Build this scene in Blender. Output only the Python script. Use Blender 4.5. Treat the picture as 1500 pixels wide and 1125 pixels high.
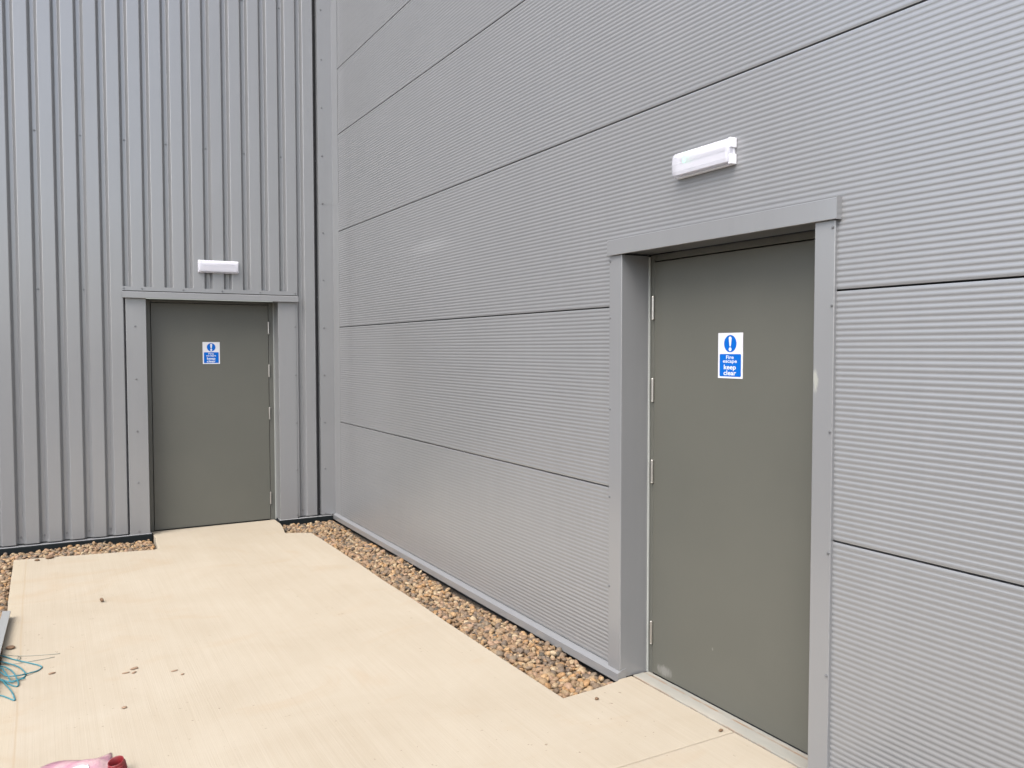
import bpy, bmesh, math, random
import numpy as np
from mathutils import Vector, Matrix, Euler

sc = bpy.context.scene
for o in list(bpy.data.objects):
    bpy.data.objects.remove(o)
col = sc.collection
R = math.radians

# ------------------------------------------------------------------ camera
cd = bpy.data.cameras.new('camera')
cam = bpy.data.objects.new('camera', cd)
col.objects.link(cam)
yaw, pit, rol = 0.51536, -0.04198, -0.00116
fw = Vector((math.sin(yaw)*math.cos(pit), math.cos(yaw)*math.cos(pit), math.sin(pit)))
r0 = Vector((math.cos(yaw), -math.sin(yaw), 0))
u0 = r0.cross(fw)
r2 = r0*math.cos(rol) + u0*math.sin(rol)
u2 = -r0*math.sin(rol) + u0*math.cos(rol)
m = Matrix((r2, u2, -fw)).transposed().to_4x4()
m.translation = (-2.4771, -7.8564, 1.6063)
cam.matrix_world = m
cd.sensor_width = 36
cd.lens = 1221.18/1500*36
cd.clip_start = 0.05
cd.clip_end = 2000
sc.camera = cam

# ------------------------------------------------------------------ light (bright overcast, soft sun behind and left of the camera)
SUN_EL, SUN_AZ = 55.0, -122.0          # azimuth: clockwise from +Y (the ribbed wall's inside); sun stands behind-left of the viewer
wd = bpy.data.worlds.new('World')
sc.world = wd
wd.use_nodes = True
wn = wd.node_tree.nodes
bg = wn['Background']
sky = wn.new('ShaderNodeTexSky')
sky.sky_type = 'NISHITA'
sky.sun_disc = False
sky.sun_elevation = R(SUN_EL)
sky.sun_rotation = R(SUN_AZ)
sky.air_density = 1.0
sky.dust_density = 3.5
sky.ozone_density = 1.0
hs = wn.new('ShaderNodeHueSaturation')
hs.inputs['Saturation'].default_value = 0.74
wd.node_tree.links.new(sky.outputs[0], hs.inputs['Color'])
wd.node_tree.links.new(hs.outputs[0], bg.inputs['Color'])
bg.inputs['Strength'].default_value = 0.135

sl = bpy.data.lights.new('sun', 'SUN')
sl.energy = 0.9
sl.angle = R(45)
sl.color = (1.0, 0.98, 0.95)
sun = bpy.data.objects.new('sun', sl)
col.objects.link(sun)
sd = Vector((math.sin(R(SUN_AZ))*math.cos(R(SUN_EL)), math.cos(R(SUN_AZ))*math.cos(R(SUN_EL)), math.sin(R(SUN_EL))))
sun.rotation_euler = sd.to_track_quat('Z', 'Y').to_euler()
sun.location = (-6, -12, 12)

sc.view_settings.view_transform = 'Standard'
sc.view_settings.look = 'None'
sc.view_settings.gamma = 1
sc.view_settings.exposure = 1.88
sc.view_settings.use_curve_mapping = False

# ------------------------------------------------------------------ helpers
random.seed(7)
rng = np.random.default_rng(11)
WL = {}                                 # world location of every object (nothing that is a parent is rotated)

def link(name, data, parent=None, loc=(0, 0, 0)):
    o = bpy.data.objects.new(name, data)
    col.objects.link(o)
    o.location = loc
    WL[o.name] = Vector(loc)
    if parent is not None:
        o.parent = parent
        o.matrix_parent_inverse = Matrix.Translation(-WL[parent.name])
    return o

def tag(o, label=None, cat=None, group=None, kind=None):
    if label: o['label'] = label
    if cat: o['category'] = cat
    if group: o['group'] = group
    if kind: o['kind'] = kind
    return o

def empty(name, loc):
    o = link(name, None, None, loc)
    o.empty_display_size = 0.1
    return o

def mesh_from(name, verts, faces, mat, smooth=False):
    me = bpy.data.meshes.new(name)
    me.from_pydata([tuple(v) for v in verts], [], faces)
    me.materials.append(mat)
    if smooth:
        me.polygons.foreach_set('use_smooth', [True]*len(me.polygons))
    me.update()
    return me

def bm_mesh(name, bm, mat, smooth=False):
    bmesh.ops.recalc_face_normals(bm, faces=bm.faces)
    me = bpy.data.meshes.new(name)
    bm.to_mesh(me)
    bm.free()
    me.materials.append(mat)
    if smooth:
        me.polygons.foreach_set('use_smooth', [True]*len(me.polygons))
    return me

def bm_box(bm, x0, x1, y0, y1, z0, z1, bev=0.0, seg=2):
    t = bmesh.new()
    bmesh.ops.create_cube(t, size=1)
    for v in t.verts:
        v.co = Vector(((x0+x1)/2 + v.co.x*(x1-x0), (y0+y1)/2 + v.co.y*(y1-y0), (z0+z1)/2 + v.co.z*(z1-z0)))
    if bev > 0:
        bmesh.ops.bevel(t, geom=t.edges[:], offset=bev, segments=seg, affect='EDGES', profile=0.5)
    tm = bpy.data.meshes.new('tmp')
    t.to_mesh(tm); t.free()
    bm.from_mesh(tm)
    bpy.data.meshes.remove(tm)

def box(name, x0, x1, y0, y1, z0, z1, mat, parent=None, bev=0.0015, seg=2):
    x0, x1 = min(x0, x1), max(x0, x1); y0, y1 = min(y0, y1), max(y0, y1); z0, z1 = min(z0, z1), max(z0, z1)
    c = ((x0+x1)/2, (y0+y1)/2, (z0+z1)/2)
    bm = bmesh.new()
    bm_box(bm, x0-c[0], x1-c[0], y0-c[1], y1-c[1], z0-c[2], z1-c[2], bev, seg)
    return link(name, bm_mesh(name, bm, mat), parent, c)

def sweep(name, prof, axis, a, b, mat, parent=None, smooth=False, caps=True):
    """closed profile (list of 2D points) extruded along an axis: 'x' -> (y,z) profile, 'y' -> (x,z), 'z' -> (x,y)"""
    n = len(prof)
    def P(p, t):
        return {'x': (t, p[0], p[1]), 'y': (p[0], t, p[1]), 'z': (p[0], p[1], t)}[axis]
    v = [P(p, a) for p in prof] + [P(p, b) for p in prof]
    f = [(i, (i+1) % n, n+(i+1) % n, n+i) for i in range(n)]
    if caps:
        f += [tuple(range(n))[::-1], tuple(range(n, 2*n))]
    bm = bmesh.new()
    vs = [bm.verts.new(p) for p in v]
    for q in f:
        bm.faces.new([vs[i] for i in q])
    return link(name, bm_mesh(name, bm, mat, smooth), parent)

def tube_mesh(name, pts, rad, mat, seg=8, samples=6, closed=False):
    """Catmull-Rom tube through points"""
    P = [Vector(p) for p in pts]
    out = []
    n = len(P)
    for i in range(n-1):
        p0, p1, p2, p3 = P[max(i-1, 0)], P[i], P[i+1], P[min(i+2, n-1)]
        for s in range(samples):
            t = s/samples
            out.append(0.5*((2*p1)+(p2-p0)*t+(2*p0-5*p1+4*p2-p3)*t*t+(3*p1-p0-3*p2+p3)*t**3))
    out.append(P[-1])
    v, f = [], []
    for i, c in enumerate(out):
        d = (out[min(i+1, len(out)-1)]-out[max(i-1, 0)]).normalized()
        up = Vector((0, 0, 1)) if abs(d.z) < .95 else Vector((1, 0, 0))
        a = d.cross(up).normalized(); b = a.cross(d)
        for k in range(seg):
            an = 2*math.pi*k/seg
            v.append(c + (a*math.cos(an)+b*math.sin(an))*rad)
    for i in range(len(out)-1):
        for k in range(seg):
            f.append((i*seg+k, i*seg+(k+1) % seg, (i+1)*seg+(k+1) % seg, (i+1)*seg+k))
    f.append(tuple(range(seg))[::-1]); f.append(tuple(range((len(out)-1)*seg, len(out)*seg)))
    return mesh_from(name, v, f, mat, True)

# ------------------------------------------------------------------ materials
def new_mat(name):
    mt = bpy.data.materials.new(name)
    mt.use_nodes = True
    nt = mt.node_tree
    return mt, nt, nt.nodes, nt.nodes['Principled BSDF']

def simple(name, c, rough=0.5, metal=0.0, spec=0.5):
    mt, nt, n, b = new_mat(name)
    b.inputs['Base Color'].default_value = (*c, 1)
    b.inputs['Roughness'].default_value = rough
    b.inputs['Metallic'].default_value = metal
    b.inputs['Specular IOR Level'].default_value = spec
    return mt

def noise(nt, vec, scale, detail=3, rough=0.5, dist=0.0):
    t = nt.nodes.new('ShaderNodeTexNoise')
    t.inputs['Scale'].default_value = scale
    t.inputs['Detail'].default_value = detail
    t.inputs['Roughness'].default_value = rough
    t.inputs['Distortion'].default_value = dist
    nt.links.new(vec, t.inputs['Vector'])
    return t.outputs['Fac']

def mapping(nt, vec, scale, loc=(0, 0, 0)):
    mp = nt.nodes.new('ShaderNodeMapping')
    mp.inputs['Scale'].default_value = scale
    mp.inputs['Location'].default_value = loc
    nt.links.new(vec, mp.inputs['Vector'])
    return mp.outputs[0]

def ramp(nt, fac, stops):
    r = nt.nodes.new('ShaderNodeValToRGB')
    e = r.color_ramp.elements
    while len(e) < len(stops): e.new(0.5)
    for i, (p, c) in enumerate(stops):
        e[i].position = p
        e[i].color = (c, c, c, 1) if isinstance(c, (int, float)) else (*c, 1)
    nt.links.new(fac, r.inputs[0])
    return r.outputs[0]

def mixc(nt, fac, a, b, mode='MIX'):
    mx = nt.nodes.new('ShaderNodeMix')
    mx.data_type = 'RGBA'
    mx.blend_type = mode
    for s, v in ((mx.inputs[0], fac), (mx.inputs[6], a), (mx.inputs[7], b)):
        if hasattr(v, 'is_linked'): nt.links.new(v, s)
        elif isinstance(v, (int, float)): s.default_value = v
        else: s.default_value = (*v, 1)
    return mx.outputs[2]

def math_n(nt, op, a, b=None):
    q = nt.nodes.new('ShaderNodeMath'); q.operation = op
    for s, v in ((q.inputs[0], a), (q.inputs[1], b)):
        if v is None: continue
        if hasattr(v, 'is_linked'): nt.links.new(v, s)
        else: s.default_value = v
    return q.outputs[0]

def bump(nt, b, h, strength, dist=0.001):
    bp = nt.nodes.new('ShaderNodeBump')
    bp.inputs['Strength'].default_value = strength
    bp.inputs['Distance'].default_value = dist
    nt.links.new(h, bp.inputs['Height'])
    nt.links.new(bp.outputs[0], b.inputs['Normal'])

def world_pos(nt):
    return nt.nodes.new('ShaderNodeNewGeometry').outputs['Position']

def scuffs(nt, pos, base, spots, colr):
    out = base
    nz = noise(nt, mapping(nt, pos, (90, 90, 30)), 1.0, 4, 0.7)
    for (c, s, amt) in spots:
        v = nt.nodes.new('ShaderNodeVectorMath'); v.operation = 'SUBTRACT'
        nt.links.new(pos, v.inputs[0]); v.inputs[1].default_value = c
        w = nt.nodes.new('ShaderNodeVectorMath'); w.operation = 'DIVIDE'
        nt.links.new(v.outputs[0], w.inputs[0]); w.inputs[1].default_value = s
        l = nt.nodes.new('ShaderNodeVectorMath'); l.operation = 'LENGTH'
        nt.links.new(w.outputs[0], l.inputs[0])
        d = math_n(nt, 'ADD', l.outputs['Value'], math_n(nt, 'MULTIPLY', math_n(nt, 'SUBTRACT', nz, 0.5), 1.6))
        fac = math_n(nt, 'MULTIPLY', ramp(nt, d, [(0.45, 1.0), (1.0, 0.0)]), amt)
        out = mixc(nt, fac, out, colr)
    return out

def paint(name, c, rough=0.42, metal=0.0, wave=0.6, spec=0.5, var=0.05, fine=0.02, coat=0.0, spots=()):
    """factory-coated sheet steel: faint colour drift, slight oil-canning, fine orange-peel"""
    mt, nt, n, b = new_mat(name)
    pos = world_pos(nt)
    lo = noise(nt, pos, 1.3, 3, 0.55)
    hi = noise(nt, mapping(nt, pos, (60, 60, 14)), 1.0, 4, 0.6)
    f = math_n(nt, 'ADD', math_n(nt, 'MULTIPLY', math_n(nt, 'SUBTRACT', lo, 0.5), var*2), math_n(nt, 'MULTIPLY', math_n(nt, 'SUBTRACT', hi, 0.5), fine*2))
    run = noise(nt, mapping(nt, pos, (17, 17, 0.7)), 1.0, 4, 0.6)
    f = math_n(nt, 'ADD', f, math_n(nt, 'MULTIPLY', math_n(nt, 'SUBTRACT', run, 0.5), 0.10))
    f = math_n(nt, 'ADD', f, 1.0)
    v = nt.nodes.new('ShaderNodeVectorMath'); v.operation = 'SCALE'
    v.inputs[0].default_value = c
    nt.links.new(f, v.inputs['Scale'])
    nt.links.new(scuffs(nt, pos, v.outputs[0], spots, tuple(x*1.5 for x in c)), b.inputs['Base Color'])
    rr = math_n(nt, 'ADD', math_n(nt, 'MULTIPLY', hi, 0.12), rough-0.06)
    nt.links.new(rr, b.inputs['Roughness'])
    b.inputs['Metallic'].default_value = metal
    b.inputs['Specular IOR Level'].default_value = spec
    b.inputs['Coat Weight'].default_value = coat
    b.inputs['Coat Roughness'].default_value = 0.16
    if wave:
        h = math_n(nt, 'ADD', noise(nt, mapping(nt, pos, (3.2, 3.2, 1.6)), 1.0, 1, 0.4), math_n(nt, 'MULTIPLY', noise(nt, pos, 900, 1), 0.004))
        bump(nt, b, h, wave, 0.01)
    return mt

GREY = (0.150, 0.153, 0.156)
SPEC = 1.0
M_clad = paint('grey_cladding_paint', GREY, 0.32, 0.0, 0.25, SPEC, coat=0.7)
M_panel = paint('grey_panel_paint', GREY, 0.32, 0.0, 0.12, SPEC, coat=0.7, spots=[((0, -2.25, 2.35), (0.1, 0.42, 0.06), 0.35)])
M_trim = paint('grey_trim_paint', GREY, 0.32, 0.0, 0.5, SPEC, coat=0.7)
M_black = simple('black_plinth_plastic', (0.004, 0.0065, 0.0075), 0.6, 0, 0.2)
M_void = simple('dark_backing_board', (0.012, 0.012, 0.013), 0.9)
M_steel = simple('brushed_steel', (0.40, 0.385, 0.36), 0.36, 0.9)
M_screw = paint('screw_cap_paint', (0.14, 0.143, 0.146), 0.4, 0.3, 0)
M_mastic = simple('light_grey_mastic', (0.24, 0.25, 0.235), 0.6)
M_frame = paint('olive_frame_paint', (0.073, 0.074, 0.064), 0.42, 0.0, 0.1)
M_seal_shadow = simple('black_rubber_seal_and_shadow', (0.015, 0.015, 0.014), 0.7)

def door_paint(name, c, spots):
    mt, nt, n, b = new_mat(name)
    pos = world_pos(nt)
    lo = noise(nt, pos, 2.2, 4, 0.55)
    hi = noise(nt, mapping(nt, pos, (45, 45, 9)), 1.0, 5, 0.65)
    f = math_n(nt, 'ADD', math_n(nt, 'MULTIPLY', lo, 0.34), math_n(nt, 'MULTIPLY', hi, 0.08))
    base = mixc(nt, f, tuple(x*0.86 for x in c), (c[0]*1.52, c[1]*1.46, c[2]*1.42))
    base = scuffs(nt, pos, base, spots, (0.24, 0.235, 0.22))
    nt.links.new(base, b.inputs['Base Color'])
    nt.links.new(math_n(nt, 'ADD', math_n(nt, 'MULTIPLY', hi, 0.16), 0.36), b.inputs['Roughness'])
    h = math_n(nt, 'ADD', noise(nt, mapping(nt, pos, (2.5, 2.5, 1.5)), 1.0, 1), math_n(nt, 'MULTIPLY', noise(nt, pos, 700, 1), 0.004))
    bump(nt, b, h, 0.22, 0.01)
    return mt
DOORC = (0.073, 0.074, 0.0625)
M_door_a = door_paint('olive_door_paint', DOORC, [])
M_door_b = door_paint('olive_scuffed_door_paint', DOORC, [((0.158, -4.715, 0.025), (0.05, 0.065, 0.03), 0.38), ((0.158, -5.05, 0.24), (0.05, 0.006, 0.009), 0.4)])
mt, nt, n, b = new_mat('grey_trim_paint_with_smear')
pos = world_pos(nt)
bc = scuffs(nt, pos, mixc(nt, noise(nt, pos, 1.5, 3), tuple(x*.96 for x in GREY), tuple(x*1.04 for x in GREY)), [((-0.015, -5.757, 1.49), (0.05, 0.014, 0.05), 0.5)], (0.36, 0.36, 0.30))
nt.links.new(bc, b.inputs['Base Color'])
b.inputs['Roughness'].default_value = 0.32; b.inputs['Specular IOR Level'].default_value = SPEC; b.inputs['Coat Weight'].default_value = 0.7; b.inputs['Coat Roughness'].default_value = 0.16
bump(nt, b, noise(nt, mapping(nt, pos, (3, 3, 1.5)), 1.0, 1), 0.4, 0.01)
M_trim_smear = mt

# brushed buff concrete
def concrete(name, c):
    mt, nt, n, b = new_mat(name)
    pos = world_pos(nt)
    warp = noise(nt, pos, 0.7, 2)
    brush = noise(nt, mapping(nt, pos, (150, 1.4, 1)), 1.0, 4, 0.62, 0.15)
    brush2 = noise(nt, mapping(nt, pos, (28, 0.5, 1)), 1.0, 3, 0.6)
    blot = noise(nt, pos, 1.7, 5, 0.6, 0.6)
    fine = noise(nt, pos, 260, 3, 0.7)
    k = math_n(nt, 'ADD', math_n(nt, 'MULTIPLY', brush, 0.30), math_n(nt, 'MULTIPLY', brush2, 0.18))
    k = math_n(nt, 'ADD', k, math_n(nt, 'MULTIPLY', blot, 0.46))
    k = math_n(nt, 'ADD', k, math_n(nt, 'MULTIPLY', fine, 0.12))
    base = mixc(nt, ramp(nt, k, [(0.30, 0.0), (0.72, 1.0)]), tuple(np.array(c)*np.array((0.87, 0.83, 0.77))), tuple(np.array(c)*1.07))
    sx_ = nt.nodes.new('ShaderNodeSeparateXYZ'); nt.links.new(pos, sx_.inputs[0])
    xw = math_n(nt, 'ADD', sx_.outputs[0], math_n(nt, 'MULTIPLY', noise(nt, pos, 2.0, 3), 0.02))
    edge = ramp(nt, math_n(nt, 'ADD', math_n(nt, 'MULTIPLY', xw, -10.0), -26.0), [(0.0, 0.0), (0.12, 1.0)])
    base = mixc(nt, math_n(nt, 'MULTIPLY', edge, 0.75), base, tuple(np.array(c)*np.array((1.01, .985, .93))))
    tl = ramp(nt, math_n(nt, 'ABSOLUTE', math_n(nt, 'ADD', xw, 2.592)), [(0.0, 1.0), (0.008, 0.0)])
    base = mixc(nt, math_n(nt, 'MULTIPLY', tl, 0.45), base, tuple(np.array(c)*np.array((0.88, .74, .56))))
    # warm clay stains, with a shape of their own
    st = ramp(nt, noise(nt, mapping(nt, pos, (1.0, 1.6, 1)), 1.3, 5, 0.62, 1.2), [(0.56, 0.0), (0.72, 1.0)])
    base = mixc(nt, math_n(nt, 'MULTIPLY', st, 0.42), base, tuple(np.array(c)*np.array((0.93, 0.80, 0.67))))
    # thin grubby drag lines along the brushing
    ln = ramp(nt, noise(nt, mapping(nt, pos, (55, 0.35, 1), (3, 1, 0)), 1.0, 2, 0.5), [(0.70, 0.0), (0.76, 1.0)])
    ln = math_n(nt, 'MULTIPLY', ln, ramp(nt, noise(nt, pos, 0.9, 2), [(0.40, 0.0), (0.58, 0.5)]))
    base = mixc(nt, ln, base, tuple(np.array(c)*np.array((0.66, 0.55, 0.45))))
    # specks of mud
    sp = ramp(nt, noise(nt, pos, 38, 2, 0.5), [(0.715, 0.0), (0.745, 0.65)])
    sp = math_n(nt, 'MULTIPLY', sp, ramp(nt, noise(nt, pos, 1.1, 2), [(0.45, 0.0), (0.6, 1.0)]))
    base = mixc(nt, sp, base, (0.12, 0.075, 0.045))
    nt.links.new(base, b.inputs['Base Color'])
    b.inputs['Roughness'].default_value = 0.88
    b.inputs['Specular IOR Level'].default_value = 0.25
    h = math_n(nt, 'ADD', math_n(nt, 'MULTIPLY', brush, 0.7), math_n(nt, 'MULTIPLY', fine, 0.3))
    bump(nt, b, h, 0.5, 0.003)
    return mt
M_conc = concrete('buff_brushed_concrete', (0.285, 0.253, 0.200))

mt, nt, n, b = new_mat('grey_threshold_mortar')
pos = world_pos(nt)
bc = mixc(nt, ramp(nt, noise(nt, mapping(nt, pos, (6, 2, 1)), 1.0, 4, 0.6), [(0.4, 0.0), (0.65, 1.0)]), (0.195, 0.192, 0.168), (0.25, 0.235, 0.20))
rx = nt.nodes.new('ShaderNodeSeparateXYZ'); nt.links.new(pos, rx.inputs[0])
edge = ramp(nt, math_n(nt, 'ABSOLUTE', math_n(nt, 'SUBTRACT', rx.outputs[0], 0.128)), [(0.0, 1.0), (0.011, 0.0)])
edge2 = ramp(nt, math_n(nt, 'ABSOLUTE', math_n(nt, 'SUBTRACT', rx.outputs[0], 0.056)), [(0.0, 1.0), (0.006, 0.0)])
ed = math_n(nt, 'MULTIPLY', math_n(nt, 'ADD', edge, math_n(nt, 'MULTIPLY', edge2, 0.7)), ramp(nt, noise(nt, pos, 9, 4, 0.6), [(0.40, 0.0), (0.60, 0.9)]))
bc = mixc(nt, ed, bc, (0.19, 0.11, 0.055))
nt.links.new(bc, b.inputs['Base Color']); b.inputs['Roughness'].default_value = 0.85
bump(nt, b, noise(nt, pos, 120, 4, 0.7), 0.4, 0.002)
M_mortar = mt

mt, nt, n, b = new_mat('gravel_bed_grit')
pos = world_pos(nt)
nt.links.new(mixc(nt, ramp(nt, noise(nt, pos, 90, 3, 0.7), [(0.35, 0.0), (0.7, 1.0)]), (0.03, 0.024, 0.018), (0.13, 0.10, 0.07)), b.inputs['Base Color'])
b.inputs['Roughness'].default_value = 0.95
bump(nt, b, noise(nt, pos, 120, 3), 1.0, 0.01)
M_bed = mt

mt, nt, n, b = new_mat('bare_earth')
pos = world_pos(nt)
nt.links.new(mixc(nt, ramp(nt, noise(nt, pos, 0.8, 6, 0.65), [(0.3, 0.0), (0.7, 1.0)]), (0.065, 0.055, 0.045), (0.13, 0.11, 0.09)), b.inputs['Base Color'])
b.inputs['Roughness'].default_value = 0.95
bump(nt, b, noise(nt, pos, 14, 5), 1.0, 0.03)
M_earth = mt

# pebbles: a colour per stone
mt, nt, n, b = new_mat('river_pebble')
g = nt.nodes.new('ShaderNodeNewGeometry'); oi = nt.nodes.new('ShaderNodeObjectInfo')
rnd = math_n(nt, 'FRACT', math_n(nt, 'ADD', g.outputs['Random Per Island'], math_n(nt, 'MULTIPLY', oi.outputs['Random'], 7.31)))
cr = nt.nodes.new('ShaderNodeValToRGB'); cr.color_ramp.interpolation = 'CONSTANT'
pal = [(0.144, 0.093, 0.052), (0.192, 0.131, 0.073), (0.107, 0.076, 0.049), (0.22, 0.161, 0.098), (0.158, 0.103, 0.062), (0.129, 0.093, 0.062), (0.24, 0.156, 0.081), (0.087, 0.065, 0.047), (0.178, 0.127, 0.078), (0.2, 0.131, 0.085), (0.056, 0.047, 0.036), (0.167, 0.117, 0.066), (0.116, 0.09, 0.063), (0.248, 0.192, 0.123), (0.148, 0.096, 0.055), (0.21, 0.124, 0.057), (0.095, 0.071, 0.052), (0.182, 0.117, 0.069)]
e = cr.color_ramp.elements
while len(e) < len(pal): e.new(0.5)
for i, c in enumerate(pal):
    e[i].position = i/len(pal); e[i].color = (*c, 1)
nt.links.new(rnd, cr.inputs[0])
pos = world_pos(nt)
mot = noise(nt, pos, 160, 4, 0.65)
bc = mixc(nt, ramp(nt, mot, [(0.35, 0.0), (0.7, 1.0)]), cr.outputs[0], (1.22, 1.2, 1.15), 'MULTIPLY')
dk = nt.nodes.new('ShaderNodeMix'); dk.data_type = 'RGBA'; dk.blend_type = 'MULTIPLY'
nt.links.new(ramp(nt, noise(nt, pos, 70, 3, 0.6), [(0.45, 0.0), (0.7, 0.5)]), dk.inputs[0]); nt.links.new(bc, dk.inputs[6]); dk.inputs[7].default_value = (0.62, 0.58, 0.54, 1)
nt.links.new(dk.outputs[2], b.inputs['Base Color'])
b.inputs['Roughness'].default_value = 0.72
b.inputs['Specular IOR Level'].default_value = 0.35
bump(nt, b, mot, 0.35, 0.002)
M_peb = mt

# ------------------------------------------------------------------ ground, slab, gravel beds
ZS = -0.02            # top of the concrete
def flat(name, poly, z, mat, parent=None, thick=0.16, bev=0.006):
    bm = bmesh.new()
    vs = [bm.verts.new((x, y, z)) for x, y in poly]
    f = bm.faces.new(vs)
    bmesh.ops.recalc_face_normals(bm, faces=bm.faces)
    if f.normal.z < 0: f.normal_flip()
    top = f
    r = bmesh.ops.extrude_face_region(bm, geom=[f])
    down = [v for v in r['geom'] if isinstance(v, bmesh.types.BMVert)]
    for v in down: v.co.z -= thick
    if bev:
        zt = z - 1e-5
        ed = [e for e in bm.edges if all(v.co.z > zt for v in e.verts)]
        bmesh.ops.bevel(bm, geom=ed, offset=bev, segments=2, affect='EDGES', profile=0.5)
    return link(name, bm_mesh(name, bm, mat), parent)

gsz = 700
gnd = link('ground', mesh_from('ground', [(-gsz, -gsz, -0.17), (gsz, -gsz, -0.17), (gsz, gsz, -0.17), (-gsz, gsz, -0.17)], [(0, 1, 2, 3)], M_earth))
tag(gnd, 'bare earth under and beyond the concrete apron', kind='structure')

slab = empty('concrete_apron', (-1.5, -4.0, ZS))
tag(slab, 'cream brushed concrete apron in front of both doors', kind='structure')
YJ = -5.292
# wobble a straight edge a little so that it looks cast, not cut
def wob(a, b, n, amp):
    out = []
    for i in range(n):
        t = i/n
        x = a[0]+(b[0]-a[0])*t; y = a[1]+(b[1]-a[1])*t
        k = 0 if i == 0 else amp
        out.append((x+random.uniform(-k, k), y+random.uniform(-k, k)))
    return out
far = []
far += wob((-2.686, YJ), (-2.686, -0.395), 16, 0.003)
far += wob((-2.686, -0.395), (-1.705, -0.575), 8, 0.004)
far += [(-1.70, -0.575), (-1.668, -0.54), (-1.640, -0.12), (-1.640, 0.150), (-0.552, 0.150), (-0.552, -0.07), (-0.572, -0.22), (-0.612, -0.47), (-0.598, -0.505)]
far += wob((-0.57, -0.515), (-0.418, -0.578), 4, 0.004)
far += wob((-0.412, -0.60), (-0.390, -4.640), 16, 0.004)
far += [(-0.385, -4.645), (-0.20, -4.632), (-0.045, -4.608), (-0.026, -4.594), (0.056, -4.590), (0.056, YJ)]
flat('slab_bay', far, ZS, M_conc, slab)
near = [(-2.686, YJ-0.005), (0.056, YJ-0.005), (0.056, -5.74), (-0.026, -5.74), (-0.39, -5.75), (-0.39, -7.3), (-2.686, -7.3)]  # unseen end stops short, onto dark earth, to cut light bounced at the walls
flat('slab_bay', near, ZS, M_conc, slab)
# ------------------------------------------------------------------ pebble beds
tm = bmesh.new()
bmesh.ops.create_icosphere(tm, subdivisions=2, radius=1)
ICO_V = np.array([v.co[:] for v in tm.verts]); ICO_F = np.array([[v.index for v in f.verts] for f in tm.faces])
tm.free()
def pebble_shape(r):
    v = ICO_V.copy()
    for _ in range(4):
        d = r.normal(size=3); d /= np.linalg.norm(d)
        k = r.uniform(0.55, 0.95)
        s = v@d
        v -= np.outer(np.clip(s-k, 0, None)*0.8, d)
    v *= np.array([r.uniform(0.95, 1.45), r.uniform(0.8, 1.1), r.uniform(0.5, 0.85)])
    v += 0.04*np.sin(v@r.normal(size=(3, 3))*2.2)
    return v
SHAPES = [pebble_shape(rng) for _ in range(14)]
def rotm(a, bx, by):
    return np.array(Euler((bx, by, a)).to_matrix())

def inside(poly, x, y):
    c = False
    n = len(poly)
    for i in range(n):
        x1, y1 = poly[i]; x2, y2 = poly[(i+1) % n]
        if (y1 > y) != (y2 > y) and x < (x2-x1)*(y-y1)/(y2-y1)+x1:
            c = not c
    return c

def scatter(poly, layers, hfun):
    xs = [p[0] for p in poly]; ys = [p[1] for p in poly]
    out = []
    for sp, z, rmin, rmax in layers:
        for ix in range(int((max(xs)-min(xs))/sp)+1):
            for iy in range(int((max(ys)-min(ys))/sp)+1):
                x = min(xs)+(ix+rng.uniform(-.1, 1.1))*sp; y = min(ys)+(iy+rng.uniform(-.1, 1.1))*sp
                if not inside(poly, x, y): continue
                r = rmin+(rmax-rmin)*rng.beta(1.6, 3.2)
                out.append((x, y, z+hfun(x, y)+rng.uniform(-.006, .007), r, rng.uniform(0, 6.28), rng.normal(0, .45), rng.normal(0, .45), int(rng.integers(len(SHAPES)))))
    return out

def joined_pebbles(name, st, parent):
    V = np.concatenate([(SHAPES[s[7]]*s[3])@rotm(*s[4:7]).T + np.array(s[:3]) for s in st])
    nv = len(ICO_V)
    F = np.concatenate([ICO_F+i*nv for i in range(len(st))])
    me = bpy.data.meshes.new(name)
    me.vertices.add(len(V)); me.vertices.foreach_set('co', V.ravel())
    me.loops.add(F.size); me.loops.foreach_set('vertex_index', F.ravel().astype(np.int32))
    me.polygons.add(len(F)); me.polygons.foreach_set('loop_start', np.arange(0, F.size, 3, dtype=np.int32))
    me.polygons.foreach_set('use_smooth', np.ones(len(F), dtype=bool))
    me.materials.append(M_peb)
    me.update(calc_edges=True)
    o = link(name, me, parent)
    tag(o, kind='stuff')
    return o

hR = lambda x, y: 0.012*math.sin(3.1*y+1.0)+0.008*math.sin(9*y+4*x)-0.010*max(0, 1-(abs(x)/0.09)) + 0.012*max(0, min(1, (-3.4-y)/1.0))
polyR = [(-0.035, -0.02), (-0.035, -4.56), (-0.10, -4.618), (-0.372, -4.628), (-0.396, -2.5), (-0.402, -0.61), (-0.44, -0.56), (-0.59, -0.49), (-0.545, -0.2), (-0.535, -0.03)]
bedR = flat('gravel_bed', [(0.02, 0.02), (0.02, -4.62), (-0.41, -4.66), (-0.43, -0.56), (-0.63, -0.50), (-0.56, 0.02)], -0.088, M_bed, None, 0.07, 0)
tag(bedR, 'gravel margin along the foot of the horizontally ribbed wall', kind='structure')
stR = scatter(polyR, [(0.027, -0.080, .013, .026), (0.030, -0.062, .011, .029)], hR)
camp = np.array(cam.matrix_world.translation)
def showing(s):
    d = np.linalg.norm(np.array(s[:3])-camp)
    return s[3]/d + (0.002 if s[2] > -0.066 else 0)
stR.sort(key=showing, reverse=True)
P_ME = [mesh_from('pebble', SH, [tuple(f) for f in ICO_F], M_peb, True) for SH in SHAPES]
for s in stR[:300]:
    o = link('pebble', P_ME[s[7]], bedR, s[:3])
    o.scale = (s[3],)*3
    o.rotation_euler = (s[5], s[6], s[4])
joined_pebbles('pebbles', stR[300:], bedR)

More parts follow.
